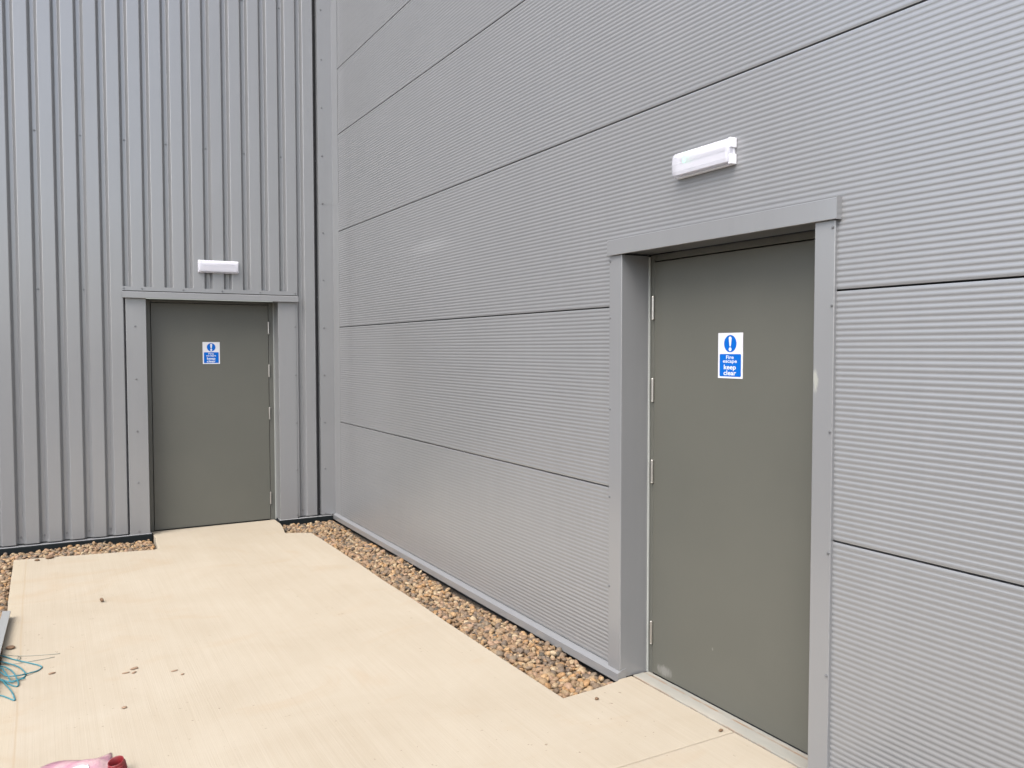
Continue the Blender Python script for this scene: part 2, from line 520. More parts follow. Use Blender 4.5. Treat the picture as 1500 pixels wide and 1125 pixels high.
hL = lambda x, y: 0.010*math.sin(5*x+1)+0.008*math.sin(11*x+3*y) + 0.016*max(0, min(1, (x+2.55)/0.5))
polyL = [(-3.9, -0.02), (-1.672, -0.02), (-1.690, -0.54), (-1.73, -0.565), (-2.70, -0.39), (-2.70, -4.2), (-3.05, -4.2), (-3.05, -0.9), (-3.9, -0.9)]
bedL = flat('gravel_bed', [(-6.9, 0.03), (-1.62, 0.03), (-1.66, -0.60), (-2.67, -0.44), (-2.67, -7.0), (-3.3, -7.0), (-3.3, -1.0), (-6.9, -1.0)], -0.092, M_bed, None, 0.07, 0)
tag(bedL, 'gravel margin left of the far door, running along the vertically ribbed wall', kind='structure')
joined_pebbles('pebbles', scatter(polyL, [(0.027, -0.082, .013, .026), (0.030, -0.064, .011, .029)], hL), bedL)

# ------------------------------------------------------------------ vertically ribbed wall (plane y = 0)
HT = 7.6
ribw = empty('ribbed_wall', (-2.0, 0.1, -0.1))
tag(ribw, 'grey wall of vertically ribbed metal cladding behind the far door', 'wall', kind='thing')
S0, PT = -2.6768, 0.1662                # right-hand edge of a pan, rib pitch
FL, VA, DP = 0.0220, 0.0275, 0.037       # flank width, valley width, depth
def rib_profile(i0, i1):
    """points (x, y) of pans i0..i1 (each pan followed by its valley), small radii at the folds"""
    pts = []
    for i in range(i0, i1):
        e = S0+i*PT
        st = e-(PT-2*FL-VA)
        b = 0.0022
        pts += [(st-b*.6, b*.8), (st+b, 0.0), (e-b, 0.0), (e+b*.6, b*.8), (e+FL-b*.6, DP-b*.8), (e+FL+b, DP), (e+FL+VA-b, DP), (e+FL+VA+b*.6, DP-b*.8)]
    e = S0+i1*PT; st = e-(PT-2*FL-VA)
    return pts
def sheet(pts, cuts, z0, z1):
    """sheet of metal from a profile, leaving out the rectangle cuts=(xa, xb, ztop)"""
    v, f = [], []
    zs = [z0, z1] if not cuts else [z0, cuts[2], z1]
    for z in zs:
        for p in pts: v.append((p[0], p[1], z))
    n = len(pts)
    for k in range(len(zs)-1):
        for i in range(n-1):
            if cuts and k == 0:
                xm = (pts[i][0]+pts[i+1][0])/2
                if cuts[0] < xm < cuts[1]: continue
            f.append((k*n+i, k*n+i+1, (k+1)*n+i+1, (k+1)*n+i))
    return v, f
def split_at(pts, xs):
    out = []
    for a, b in zip(pts[:-1], pts[1:]):
        out.append(a)
        for x in xs:
            if a[0] < x < b[0]:
                t = (x-a[0])/(b[0]-a[0]); out.append((x, a[1]+(b[1]-a[1])*t))
    out.append(pts[-1])
    return out
CUT = (-1.795, -0.41, 2.075)
SHEETS = []
for k, (i0, i1) in enumerate([(-26, -20), (-20, -14), (-14, -8), (-8, -2), (-2, 4), (4, 10), (10, 16)]):
    pts = rib_profile(i0, i1)
    e = S0+i1*PT; pts.append((e-(PT-2*FL-VA)+0.0, 0.0) if i1 < 16 else (-0.09, DP))
    pts = split_at(pts, [CUT[0], CUT[1]])
    c = CUT if pts[-1][0] > CUT[0] and pts[0][0] < CUT[1] else None
    v, f = sheet(pts, c, 0.012, HT)
    SHEETS.append((pts[0][0], link('cladding_sheet', mesh_from('cladding_sheet', v, f, M_clad), ribw)))
# backing behind the sheets, with the door hole
box('backing', -7.2, -1.70, 0.060, 0.34, -0.3, HT, M_void, ribw, 0)
box('backing', -0.50, 0.4, 0.060, 0.34, -0.3, HT, M_void, ribw, 0)
box('backing', -1.70, -0.50, 0.060, 0.34, 2.10, HT, M_void, ribw, 0)
# plinth with a thin ledge under the sheets
for a, bb in ((-7.0, -1.655), (-0.545, -0.034)):
    pl = sweep('plinth', [(0.06, 0.0), (0.0, -0.001), (-0.010, -0.004), (-0.013, -0.010), (-0.013, -0.16), (0.06, -0.16)], 'x', a, bb, M_black, ribw)
    sweep('ledge', [(0.06, 0.0035), (-0.004, 0.0015), (-0.0125, -0.003), (-0.0125, -0.0036), (-0.004, 0.0006), (0.06, 0.0025)], 'x', a, bb, M_trim, ribw)
# corner trim: two lapped lengths folded round the inside corner
CORNER = []
for z0, z1, off in ((0.008, 2.997, 0.0), (2.985, HT, 0.0012)):
    t = 0.0014
    y = -0.004-off; x = -0.003-off
    CORNER.append(sweep('corner_trim', [(-0.142, 0.016), (-0.142, y), (x, y), (x, -0.176), (x+t, -0.178), (x+t, y+t), (-0.1405, y+t), (-0.1405, 0.016)], 'z', z0, z1, M_trim, ribw))
# thin dark closer in the gap beside the corner trim
box('gap_closer', -0.176, -0.146, DP-0.004, DP+0.004, 0.012, HT, M_void, ribw, 0)

def screw_mesh():
    bm = bmesh.new()
    bmesh.ops.create_cone(bm, cap_ends=True, segments=12, radius1=0.0085, radius2=0.0075, depth=0.002, matrix=Matrix.Translation((0, 0, 0.001)))
    bmesh.ops.create_cone(bm, cap_ends=True, segments=6, radius1=0.0052, radius2=0.0046, depth=0.005, matrix=Matrix.Translation((0, 0, 0.0045)))
    return bm_mesh('screw', bm, M_screw)
SCREW = screw_mesh()
def screw(p, wall, parent):
    o = link('screw', SCREW, parent, p)
    o.rotation_euler = (R(90), 0, random.uniform(0, 1)) if wall == 'rib' else (0, R(-90), 0)
    if wall == 'rib': o.rotation_euler = (R(90), 0, 0)
    else: o.scale = (0.75, 0.75, 0.75)
    return o
for i in range(-14, 16):
    xv = S0+i*PT+FL+VA/2
    if xv > -0.12: continue
    for z, every in ((0.062, 1), (2.105, 2), (3.392, 2), (4.76, 2), (6.1, 2)):
        if every == 2 and i % 2 == 0: continue
        if z < 2.2 and -1.87 < xv < -0.335: continue
        screw((xv, DP, z+random.uniform(-.004, .004)), 'rib', [o for x0, o in SHEETS if x0 <= xv][-1])
for z in (0.022, 0.457, 0.902, 1.357, 1.812, 2.266, 2.716, 2.991, 3.441, 3.892, 4.342, 4.805):
    screw((-0.099+random.uniform(-.003, .003), -0.0055, z), 'rib', CORNER[0 if z < 2.98 else 1])

# ------------------------------------------------------------------ horizontally ribbed panel wall (plane x = 0)
panw = empty('panel_wall', (0.1, -4.0, -0.1))
tag(panw, 'grey wall of finely ribbed horizontal panels around the near door', 'wall', kind='thing')
Y1 = -10.5
JZ = [0.022, 0.9132, 1.8132, 2.7132, 3.6132, 4.2192, 5.12, 6.02, 6.92, HT+0.3]
AMP, GAP = 0.0013, 0.0034
MP = 0.9/44
DOORCUT = (-4.535, -5.79, 2.085)
for k in range(len(JZ)-1):
    za, zb = JZ[k]+(GAP if k else 0), JZ[k+1]-GAP
    nr = max(1, round((zb-za)/MP))
    pit_ = (zb-za)/nr
    rows = []
    sh = [(0.0, 0.0), (0.10, 0.0), (0.20, .30), (0.30, 0.82), (0.40, 1.0), (0.60, 1.0), (0.70, 0.82), (0.80, .30), (0.90, 0.0)]
    for j in range(nr):
        for t, a in sh:
            rows.append((za+(j+t)*pit_, -AMP*a))
    rows.append((zb, 0.0))
    rows = [(za+0.0005, 0.022), (za, 0.002)] + rows + [(zb, 0.002), (zb-0.0005, 0.022)]
    ys = [-0.02, DOORCUT[0], DOORCUT[1], Y1]
    v = [(x, y, z) for z, x in rows for y in ys]
    f = []
    for i in range(len(rows)-1):
        zm = (rows[i][0]+rows[i+1][0])/2
        for q in range(3):
            if q == 1 and zm < DOORCUT[2]: continue
            f.append((i*4+q, i*4+q+1, (i+1)*4+q+1, (i+1)*4+q))
    me = mesh_from('wall_panel', v, f, M_panel, True)
    link('wall_panel', me, panw)
box('backing', 0.024, 0.34, 0.06, -4.575, -0.3, HT, M_void, panw, 0)
box('backing', 0.024, 0.34, -5.765, Y1, -0.3, HT, M_void, panw, 0)
box('backing', 0.024, 0.34, -4.575, -5.765, 2.095, HT, M_void, panw, 0)
# base flashing: sloping top, upright nose
prof = [(0.020, 0.0215), (-0.002, 0.0185), (-0.027, 0.0055), (-0.030, 0.002), (-0.030, -0.038), (-0.024, -0.043), (0.020, -0.043)]
sweep('base_flashing', prof, 'y', -0.014, -4.592, M_trim, panw)
sweep('base_flashing', prof, 'y', -5.73, Y1, M_trim, panw)

# ------------------------------------------------------------------ fire doors
def hinge_mesh(axis):
    bm = bmesh.new()
    bmesh.ops.create_cone(bm, cap_ends=True, segments=14, radius1=0.0075, radius2=0.0075, depth=0.108)
    for z in (-0.055, 0.055):
        bmesh.ops.create_uvsphere(bm, u_segments=10, v_segments=6, radius=0.0078, matrix=Matrix.Translation((0, 0, z)) @ Matrix.Scale(0.6, 4, (0, 0, 1)))
    for z in (-0.034, 0.0, 0.034):
        bmesh.ops.create_cone(bm, cap_ends=True, segments=14, radius1=0.0081, radius2=0.0081, depth=0.002, matrix=Matrix.Translation((0, 0, z+0.005)))
    return bm_mesh('hinge', bm, M_steel, False)
HZ = [1.807, 1.403, 0.999, 0.190]

# far door in the ribbed wall: opening x -1.667..-0.534, leaf face at y 0.16
fd = empty('fire_door', (-1.10, 0.16, ZS))
tag(fd, 'far olive-grey fire door in the vertically ribbed wall', 'door', kind='thing')
leaf_a = box('door_leaf', -1.612, -0.589, 0.160, 0.205, -0.012, 2.020, M_door_a, fd, 0.002)
fr = box('frame_post', -1.667, -1.616, 0.166, 0.26, -0.03, 2.055, M_frame, fd, 0.002)
box('frame_post', -0.5845, -0.534, 0.162, 0.26, -0.03, 2.055, M_frame, fd, 0.002)
box('frame_head', -1.6155, -0.585, 0.163, 0.26, 2.025, 2.055, M_frame, fd, 0.002)
box('rubber_seal', -1.6155, -0.585, 0.185, 0.22, -0.03, 2.024, M_seal_shadow, fd, 0)
box('mastic_bead', -0.5435, -0.5345, 0.154, 0.1615, -0.02, 2.050, M_mastic, fd, 0.002)
# surround: folded trims with reveal returns
t = 0.0015
def jamb(name, xo, xi, parent, mat):
    s = 1 if xi > xo else -1
    yf = -0.006
    c = 0.003
    prof = [(xo, 0.014), (xo, yf+c*.6), (xo+s*c*.6, yf), (xi-s*c, yf), (xi-s*c*.3, yf+c*.3), (xi, yf+c), (xi, 0.158), (xi-s*t, 0.158), (xi-s*t, yf+t), (xo+s*t, yf+t), (xo+s*t, 0.014)]
    return sweep(name, prof, 'z', -0.004, 2.052, mat, parent)
ja = jamb('surround_jamb', -1.828, -1.667, fd, M_trim)
jb = jamb('surround_jamb', -0.369, -0.534, fd, M_trim)
hf = sweep('head_flange', [(0.012, 2.147), (-0.0040, 2.147), (-0.0040, 2.096), (0.012, 2.096)], 'x', -1.853, -0.353, M_trim, fd)
sweep('surround_head', [(-0.016, 2.103), (-0.043, 2.1015), (-0.046, 2.0985), (-0.046, 2.049), (-0.043, 2.046), (-0.040, 2.0455), (-0.040, 2.056), (0.158, 2.058), (0.158, 2.060), (-0.016, 2.062)], 'x', -1.853, -0.353, M_trim, fd)
box('shadow_line', -1.851, -0.355, -0.0046, 0.0, 2.1045, 2.1125, M_seal_shadow, fd, 0)  # dark strip standing in for the shadow line between flange and nose
for z in (0.026, 0.451, 0.900, 1.352, 1.805):
    screw((-1.755, -0.0065, z), 'rib', ja); screw((-0.3745, -0.0065, z+0.01), 'rib', jb)
for x in (-1.838, -1.695, -1.36, -1.03, -0.695, -0.37):
    screw((x, -0.0040, 2.130), 'rib', hf)
HX = hinge_mesh('x')
for z in HZ:
    link('hinge', HX, leaf_a, (-0.5870, 0.1535, z))

# near door in the panel wall: opening y -4.590..-5.742, leaf face at x 0.16
nd = empty('fire_door', (0.16, -5.15, ZS))
tag(nd, 'near olive-grey fire door in the horizontally ribbed wall', 'door', kind='thing')
leaf_b = box('door_leaf', 0.160, 0.205, -4.622, -5.690, -0.012, 2.030, M_door_b, nd, 0.002)
box('frame_post', 0.162, 0.26, -4.588, -4.6185, -0.03, 2.066, M_frame, nd, 0.002)
box('frame_post', 0.162, 0.26, -5.694, -5.745, -0.03, 2.066, M_frame, nd, 0.002)
box('frame_head', 0.163, 0.26, -4.619, -5.6935, 2.036, 2.066, M_frame, nd, 0.002)
box('rubber_seal', 0.185, 0.22, -4.619, -5.6935, -0.03, 2.035, M_seal_shadow, nd, 0)
box('mastic_bead', 0.150, 0.1612, -4.587, -4.596, -0.02, 2.060, M_mastic, nd, 0.003)
def jamb2(name, yo, yi, mat, z1=2.062):
    s = 1 if yi > yo else -1
    xf = -0.0145
    c = 0.003
    prof = [(0.0, yo), (xf+c*.6, yo), (xf, yo+s*c*.6), (xf, yi-s*c), (xf+c*.3, yi-s*c*.3), (xf+c, yi), (0.158, yi), (0.158, yi-s*t), (xf+t, yi-s*t), (xf+t, yo+s*t), (0.0, yo+s*t)]
    return sweep(name, prof, 'z', -0.019, z1, mat, nd)
jc = jamb2('surround_jamb', -4.488, -4.588, M_trim)
jd = jamb2('surround_jamb', -5.833, -5.744, M_trim_smear)
shd = sweep('surround_head', [(0.0, 2.143), (-0.026, 2.139), (-0.028, 2.137), (-0.028, 2.065), (-0.026, 2.063), (-0.022, 2.0635), (-0.022, 2.070), (0.158, 2.070), (0.158, 2.072), (0.0, 2.076)], 'y', -4.486, -5.847, M_trim, nd)
box('head_end_cap', -0.0292, 0.0, -5.8475, -5.8495, 2.0625, 2.1435, M_trim, shd, 0.0006)
sweep('threshold', [(0.057, -0.030), (0.057, -0.016), (0.064, -0.0145), (0.120, -0.0135), (0.132, -0.015), (0.158, -0.0165), (0.158, -0.030)], 'y', -4.600, -5.742, M_mortar, nd)
for z in (0.419, 0.869, 1.308, 1.760, 2.037):
    screw((-0.0150, -5.824, z), 'pan', jd); screw((-0.0150, -4.4975, z), 'pan', jc)
HY = hinge_mesh('y')
for z in HZ:
    link('hinge', HY, leaf_b, (0.1535, -4.6205, z))

# ------------------------------------------------------------------ safety signs (150 x 200 mm)
M_white = simple('sign_white', (0.50, 0.50, 0.52), 0.35)
M_blue = simple('sign_blue', (0.0, 0.085, 0.36), 0.5, 0, 0.12)
M_print = simple('sign_white_print', (0.52, 0.53, 0.54), 0.4)

def text_mesh(word, width, height_hint, weight):
    cu = bpy.data.curves.new('lettering', 'FONT')
    cu.body = word
    cu.size = 1
    cu.offset = weight
    cu.resolution_u = 4
    ob = bpy.data.objects.new('tmp_text', cu)
    col.objects.link(ob)
    dg = bpy.context.evaluated_depsgraph_get()
    me = bpy.data.meshes.new_from_object(ob.evaluated_get(dg))
    bpy.data.objects.remove(ob)
    xs = [v.co.x for v in me.vertices]
    s = width/(max(xs)-min(xs)); x0 = (max(xs)+min(xs))/2
    for v in me.vertices:
        v.co.x = (v.co.x-x0)*s
        v.co.y *= height_hint
    me.materials.clear(); me.materials.append(M_print)
    return me

def sign(name, loc, facing, label):
    """local frame: x to the viewer's right, y up, z out of the door"""
    root = empty(name, loc)
    tag(root, label, 'sign', 'fire escape signs on the doors')
    rot = Matrix(((1, 0, 0), (0, 0, -1), (0, 1, 0))) if facing == 'rib' else Matrix(((0, 0, -1), (-1, 0, 0), (0, 1, 0)))
    L = Vector(loc)
    def put(nm, me, z, y=0.0, x=0.0, par=None):
        for v in me.vertices:
            v.co = rot @ Vector((v.co.x+x, v.co.y+y, v.co.z+z))
        me.update()
        return link(nm, me, par or root, L)
    def rrect(nm, w, h, r, d, mat):
        bm = bmesh.new()
        pts = []
        for cx, cy, a0 in ((w/2-r, h/2-r, 0), (-w/2+r, h/2-r, 90), (-w/2+r, -h/2+r, 180), (w/2-r, -h/2+r, 270)):
            for k in range(6):
                a = R(a0+k*18); pts.append((cx+r*math.cos(a), cy+r*math.sin(a)))
        lo = [bm.verts.new((x, y, 0)) for x, y in pts]; hi = [bm.verts.new((x, y, d)) for x, y in pts]
        bm.faces.new(hi); bm.faces.new(lo[::-1])
        for i in range(len(pts)):
            j = (i+1) % len(pts); bm.faces.new((lo[i], lo[j], hi[j], hi[i]))
        return bm_mesh(nm, bm, mat)
    put('sign_plate', rrect('sign_plate', 0.150, 0.200, 0.002, 0.0015, M_white), 0)
    bp = put('blue_panel', rrect('blue_panel', 0.130, 0.099, 0.006, 0.0004, M_blue), 0.0015, y=-0.0425)
    bm = bmesh.new()
    bmesh.ops.create_circle(bm, cap_ends=True, segments=48, radius=0.0378)
    r = bmesh.ops.extrude_face_region(bm, geom=bm.faces[:])
    for v in r['geom']:
        if isinstance(v, bmesh.types.BMVert): v.co.z += 0.0004
    bd = put('blue_disc', bm_mesh('blue_disc', bm, M_blue), 0.0015, y=0.0525, x=-0.0005)
    # exclamation mark: tapered bar with rounded ends, dot under it
    bm = bmesh.new()
    pts = []
    for k in range(9):
        a = R(180-k*22.5); pts.append((0.0088*math.cos(a), 0.0225+0.0088*math.sin(a)))
    for k in range(7):
        a = R(-k*30); pts.append((0.0042*math.cos(a), -0.0085+0.0042*math.sin(a)))
    for zz in (0.0, 0.0003):
        vs = [bm.verts.new((x, y, zz)) for x, y in pts]
        if zz: bm.faces.new(vs[::-1])
    dc = [bm.verts.new((0.0085*math.cos(R(k*20)), -0.0245+0.0085*math.sin(R(k*20)), 0.0003)) for k in range(18)]
    bm.faces.new(dc)
    put('exclamation_mark', bm_mesh('exclamation_mark', bm, M_print), 0.0021, y=0.0525, x=-0.0005, par=bd)
    for word, w, size, base in (('Fire', 0.046, 0.0225, -0.0145), ('escape', 0.085, 0.0215, -0.031), ('keep', 0.073, 0.029, -0.060), ('clear', 0.076, 0.029, -0.0855)):
        me = text_mesh(word, w, size, 0.012 if size < .025 else 0.018)
        put('lettering', me, 0.0022, y=base, x=-0.0015, par=bp)
    return root
sign('safety_sign', (-1.106, 0.1595, 1.5727), 'rib', 'blue and white fire escape sign on the far door')
sign('safety_sign', (0.1595, -5.146, 1.576), 'pan', 'blue and white fire escape sign on the near door')

# ------------------------------------------------------------------ emergency lights
M_poly = simple('white_polycarbonate', (0.60, 0.60, 0.63), 0.35)
mt, nt, n, b = new_mat('frosted_diffuser')
b.inputs['Base Color'].default_value = (0.50, 0.50, 0.54, 1)
b.inputs['Roughness'].default_value = 0.22
tr = nt.nodes.new('ShaderNodeBsdfTransparent'); ms = nt.nodes.new('ShaderNodeMixShader')
tr.inputs[0].default_value = (0.97, 0.97, 0.98, 1)
ms.inputs[0].default_value = 0.52
nt.links.new(tr.outputs[0], ms.inputs[1]); nt.links.new(b.outputs[0], ms.inputs[2]); nt.links.new(ms.outputs[0], n['Material Output'].inputs['Surface'])
M_diff = mt
mt, nt, n, b = new_mat('green_indicator')
b.inputs['Base Color'].default_value = (0.05, 0.7, 0.2, 1)
b.inputs['Emission Color'].default_value = (0.12, 1.0, 0.35, 1); b.inputs['Emission Strength'].default_value = 0.9
M_led = mt

def emergency_light(loc, facing, label, led=False):
    """local frame: x right, y up, z out of the wall; 352 x 110 x 50 mm"""
    root = empty('emergency_light', loc)
    tag(root, label, 'light', 'white bulkhead lights over the doors')
    rot = Matrix(((1, 0, 0), (0, 0, -1), (0, 1, 0))) if facing == 'rib' else Matrix(((0, 0, -1), (-1, 0, 0), (0, 1, 0)))
    L = Vector(loc)
    def put(nm, bm, mat, smooth=False):
        bmesh.ops.transform(bm, matrix=rot.to_4x4(), verts=bm.verts)
        return link(nm, bm_mesh(nm, bm, mat, smooth), root, L)
    W, H = 0.352, 0.110
    bm = bmesh.new()
    bm_box(bm, -W/2+.004, W/2-.004, -H/2, H/2, 0.0, 0.017, 0.004, 3)
    bm_box(bm, -W/2+.02, W/2-.02, -H/2-.0012, -H/2+.006, 0.004, 0.020, 0.001)
    put('back_box', bm, M_poly)
    # gear tray and lamp ridge seen through the lens
    bm = bmesh.new()
    bm_box(bm, -W/2+.018, W/2-.018, -H/2+.010, -0.002, 0.0175, 0.034, 0.003)
    put('gear_tray', bm, M_poly)
    bm = bmesh.new()
    bmesh.ops.create_cone(bm, cap_ends=True, segments=14, radius1=0.007, radius2=0.007, depth=W-0.07, matrix=Matrix.Translation((0, 0.022, 0.028)) @ Matrix.Rotation(R(90), 4, 'Y'))
    put('lamp_tube', bm, M_poly, True)
    # lens: chamfered prism with rounded long edges and sloped ends
    sec = [(-H/2+.002, 0.018), (-H/2+.003, 0.034), (-H/2+.010, 0.043), (-H/2+.024, 0.047), (0.0, 0.049), (H/2-.026, 0.046), (H/2-.010, 0.038), (H/2-.003, 0.028), (H/2-.002, 0.018)]
    bm = bmesh.new()
    rings = []
    for x, k in ((-W/2+.0015, 0.55), (-W/2+.006, 0.88), (-W/2+.016, 1.0), (W/2-.016, 1.0), (W/2-.006, 0.88), (W/2-.0015, 0.55)):
        rings.append([bm.verts.new((x, y*(0.97+0.03*k), 0.018+(z-0.018)*k)) for y, z in sec])
    for a, c in zip(rings[:-1], rings[1:]):
        for i in range(len(sec)-1):
            bm.faces.new((a[i], a[i+1], c[i+1], c[i]))
    bm.faces.new(rings[0]); bm.faces.new(rings[-1][::-1])
    put('diffuser', bm, M_diff, False)
    for sx in ((1,) if led else ()):
        for y0, y1 in ((0.012, 0.052), (-0.054, -0.014)):
            bm = bmesh.new()
            a, c = sorted((sx*(W/2-.010), sx*(W/2+.002)))
            bm_box(bm, a, c, y0, y1, 0.0005, 0.036, 0.002)
            put('clip', bm, M_poly)
    if led:
        bm = bmesh.new()
        bm_box(bm, -W/2+.068, -W/2+.077, 0.004, 0.046, 0.0300, 0.0375, 0.002)
        put('indicator_light', bm, M_led)
    return root
emergency_light((-1.063, -0.001, 2.345), 'rib', 'white bulkhead light above the far door')
emergency_light((-0.0012, -5.158, 2.4075), 'pan', 'white bulkhead light with green indicator above the near door', True)

# ------------------------------------------------------------------ litter and loose bits on the slab
M_zinc = simple('pale_grey_strip_paint', (0.20, 0.205, 0.20), 0.4, 0.0)
# folded metal offcut lying on the slab's left edge
def strip():
    root_me = []
    a = Vector((-2.681, -2.02, 0)); b_ = Vector((-2.726, -3.35, 0))
    d = (b_-a).normalized(); s = Vector((-d.y, d.x, 0))
    if s.x < 0: s = -s
    z0 = ZS+0.001
    prof = [(0.0185, z0+.036), (0.0185, z0+.046), (-0.024, z0+.049), (-0.024, z0), (-0.0225, z0), (-0.0225, z0+.0475), (0.0170, z0+.0445), (0.0170, z0+.036)]
    bm = bmesh.new()
    A = [bm.verts.new(a+s*p+Vector((0, 0, z))) for p, z in prof]; B = [bm.verts.new(b_+s*p+Vector((0, 0, z))) for p, z in prof]
    n_ = len(prof)
    for i in range(n_): bm.faces.new((A[i], A[(i+1) % n_], B[(i+1) % n_], B[i]))
    bm.faces.new(A[::-1]); bm.faces.new(B)
    return bm_mesh('metal_strip', bm, M_zinc)
tag(link('metal_strip', strip()), 'grey folded metal offcut lying on the left edge of the slab', 'metal strip')

M_cable = simple('light_blue_cable', (0.028, 0.135, 0.165), 0.45)
M_cable2 = simple('thin_grey_wire', (0.16, 0.17, 0.14), 0.4, 0.3)
loops = [
 [(-2.82, -2.80, .02), (-2.75, -2.80, .012), (-2.69, -2.848, .012), (-2.652, -2.902, .014), (-2.608, -2.964, .010), (-2.583, -3.03, .006), (-2.572, -3.087, .004), (-2.579, -3.123, .004), (-2.608, -3.156, .006), (-2.645, -3.164, .010), (-2.68, -3.124, .014), (-2.76, -3.05, .02), (-2.84, -2.95, .02)],
 [(-2.80, -2.88, .02), (-2.687, -2.94, .018), (-2.655, -2.989, .020), (-2.627, -3.061, .018), (-2.611, -3.144, .014), (-2.601, -3.208, .008), (-2.606, -3.238, .004), (-2.629, -3.21, .004), (-2.656, -3.157, .006), (-2.681, -3.104, .008), (-2.77, -2.98, .01)],
 [(-2.79, -2.93, .02), (-2.685, -2.982, .022), (-2.666, -3.034, .022), (-2.643, -3.126, .016), (-2.630, -3.182, .010), (-2.593, -3.164, .010), (-2.573, -3.156, .008)],
 [(-2.79, -2.68, .006), (-2.694, -2.73, .006), (-2.63, -2.823, .004), (-2.561, -2.917, .004), (-2.517, -2.979, .004), (-2.502, -3.019, .004), (-2.52, -3.061, .004), (-2.571, -3.098, .010), (-2.60, -3.121, .016), (-2.652, -3.111, .020), (-2.683, -3.044, .022), (-2.75, -2.95, .02)],
 [(-2.76, -3.10, .016), (-2.679, -3.144, .016), (-2.655, -3.205, .012), (-2.63, -3.293, .008), (-2.617, -3.363, .005), (-2.613, -3.418, .004), (-2.644, -3.365, .004), (-2.673, -3.322, .004), (-2.76, -3.25, .006)],
]
coil = empty('cable_coil', (-2.68, -3.08, ZS))
tag(coil, 'tangled light blue cable at the left edge of the slab', 'cable')
for lp in loops:
    link('cable_loop', tube_mesh('cable_loop', [(x, y, ZS+z) for x, y, z in lp], 0.0034, M_cable), coil)
for pts, lab in (([(-2.76, -2.64, .003), (-2.695, -2.695, .003), (-2.618, -2.768, .003), (-2.537, -2.809, .003), (-2.416, -2.843, .002)], 'longer thin straight wire beside the blue cable, farther from the camera'),
            ([(-2.73, -2.72, .003), (-2.692, -2.776, .004), (-2.659, -2.877, .003), (-2.567, -2.897, .003), (-2.442, -2.885, .002)], 'thin bent wire between the straight wire and the blue cable')):
    tag(link('wire', tube_mesh('wire', [(x, y, ZS+z) for x, y, z in pts], 0.0013, M_cable2, 6)), lab, 'wire', 'thin wires by the blue cable')
tag(link('wire_ring', tube_mesh('wire_ring', [(-2.614, -2.832, ZS+.002), (-2.609, -2.790, ZS+.004), (-2.599, -2.801, ZS+.004), (-2.603, -2.835, ZS+.003), (-2.614, -2.834, ZS+.002)], 0.0014, M_cable2, 6)), 'tiny closed ring of thin wire by the blue cable', 'wire')

# pink crumpled wrapper and red threaded tube, cut by the picture's lower edge
mt, nt, n, b = new_mat('pink_film')
b.inputs['Base Color'].default_value = (0.72, 0.36, 0.40, 1); b.inputs['Roughness'].default_value = 0.3
pos = world_pos(nt)
nt.links.new(mixc(nt, ramp(nt, noise(nt, pos, 14, 3), [(0.4, 0.0), (0.65, 1.0)]), (0.36, 0.19, 0.24), (0.46, 0.32, 0.32)), b.inputs['Base Color'])
bump(nt, b, noise(nt, pos, 30, 3, 0.6, 0.5), 0.8, 0.006)
tr = nt.nodes.new('ShaderNodeBsdfTransparent'); ms = nt.nodes.new('ShaderNodeMixShader'); ms.inputs[0].default_value = 0.8
tr.inputs[0].default_value = (0.95, 0.72, 0.76, 1)
nt.links.new(tr.outputs[0], ms.inputs[1]); nt.links.new(b.outputs[0], ms.inputs[2]); nt.links.new(ms.outputs[0], n['Material Output'].inputs['Surface'])
M_pink = mt
M_label = simple('white_label_film', (0.62, 0.60, 0.60), 0.4)
M_red = simple('dark_red_plastic', (0.15, 0.014, 0.017), 0.35)
wr = empty('plastic_wrapper', (-2.36, -4.36, ZS))
tag(wr, 'crumpled pink plastic wrapper with white label on the slab', 'wrapper')
v, f = [], []
nu, nv_ = 16, 12
for j in range(nv_+1):
    for i in range(nu+1):
        u = i/nu; w = j/nv_
        x = -2.53+0.27*u; y = -4.185-0.30*w - 0.10*(1-u)*(1-w)*0.2 + 0.03*math.sin(6*u)*(1-w)
        ridge = max(0, 1-abs(u-0.74)/0.55)*max(0, 1-abs(w-0.30)/0.5)
        z = ZS+0.003+0.036*ridge**0.8*min(1, 5*min(u, 1-u, w, 1-w)+0.05)+0.006*math.sin(17*u+5*w)*math.sin(9*w+3*u)*min(1, 6*min(u, 1-u, w, 1-w))
        v.append((x, y, max(z, ZS+0.002)))
for j in range(nv_):
    for i in range(nu):
        a = j*(nu+1)+i; f.append((a, a+nu+1, a+nu+2, a+1))
me = mesh_from('film', v, f, M_pink, True)
fo = link('film', me, wr)
so = fo.modifiers.new('thickness', 'SOLIDIFY'); so.thickness = 0.0012; so.offset = 1
v, f = [], []
for j in range(6):
    for i in range(9):
        u = 0.42+0.26*i/8; w = 0.42+0.40*j/5
        x = -2.53+0.27*u; y = -4.185-0.30*w
        ridge = max(0, 1-abs(u-0.74)/0.55)*max(0, 1-abs(w-0.30)/0.5)
        z = ZS+0.003+0.036*ridge**0.8+0.006*math.sin(17*u+5*w)*math.sin(9*w+3*u)
        v.append((x, y, max(z, ZS+0.003)+0.0035))
for j in range(5):
    for i in range(8):
        a = j*9+i; f.append((a, a+9, a+10, a+1))
lo_ = link('paper_label', mesh_from('paper_label', v, f, M_label, True), wr)
so = lo_.modifiers.new('thickness', 'SOLIDIFY'); so.thickness = 0.001; so.offset = 1

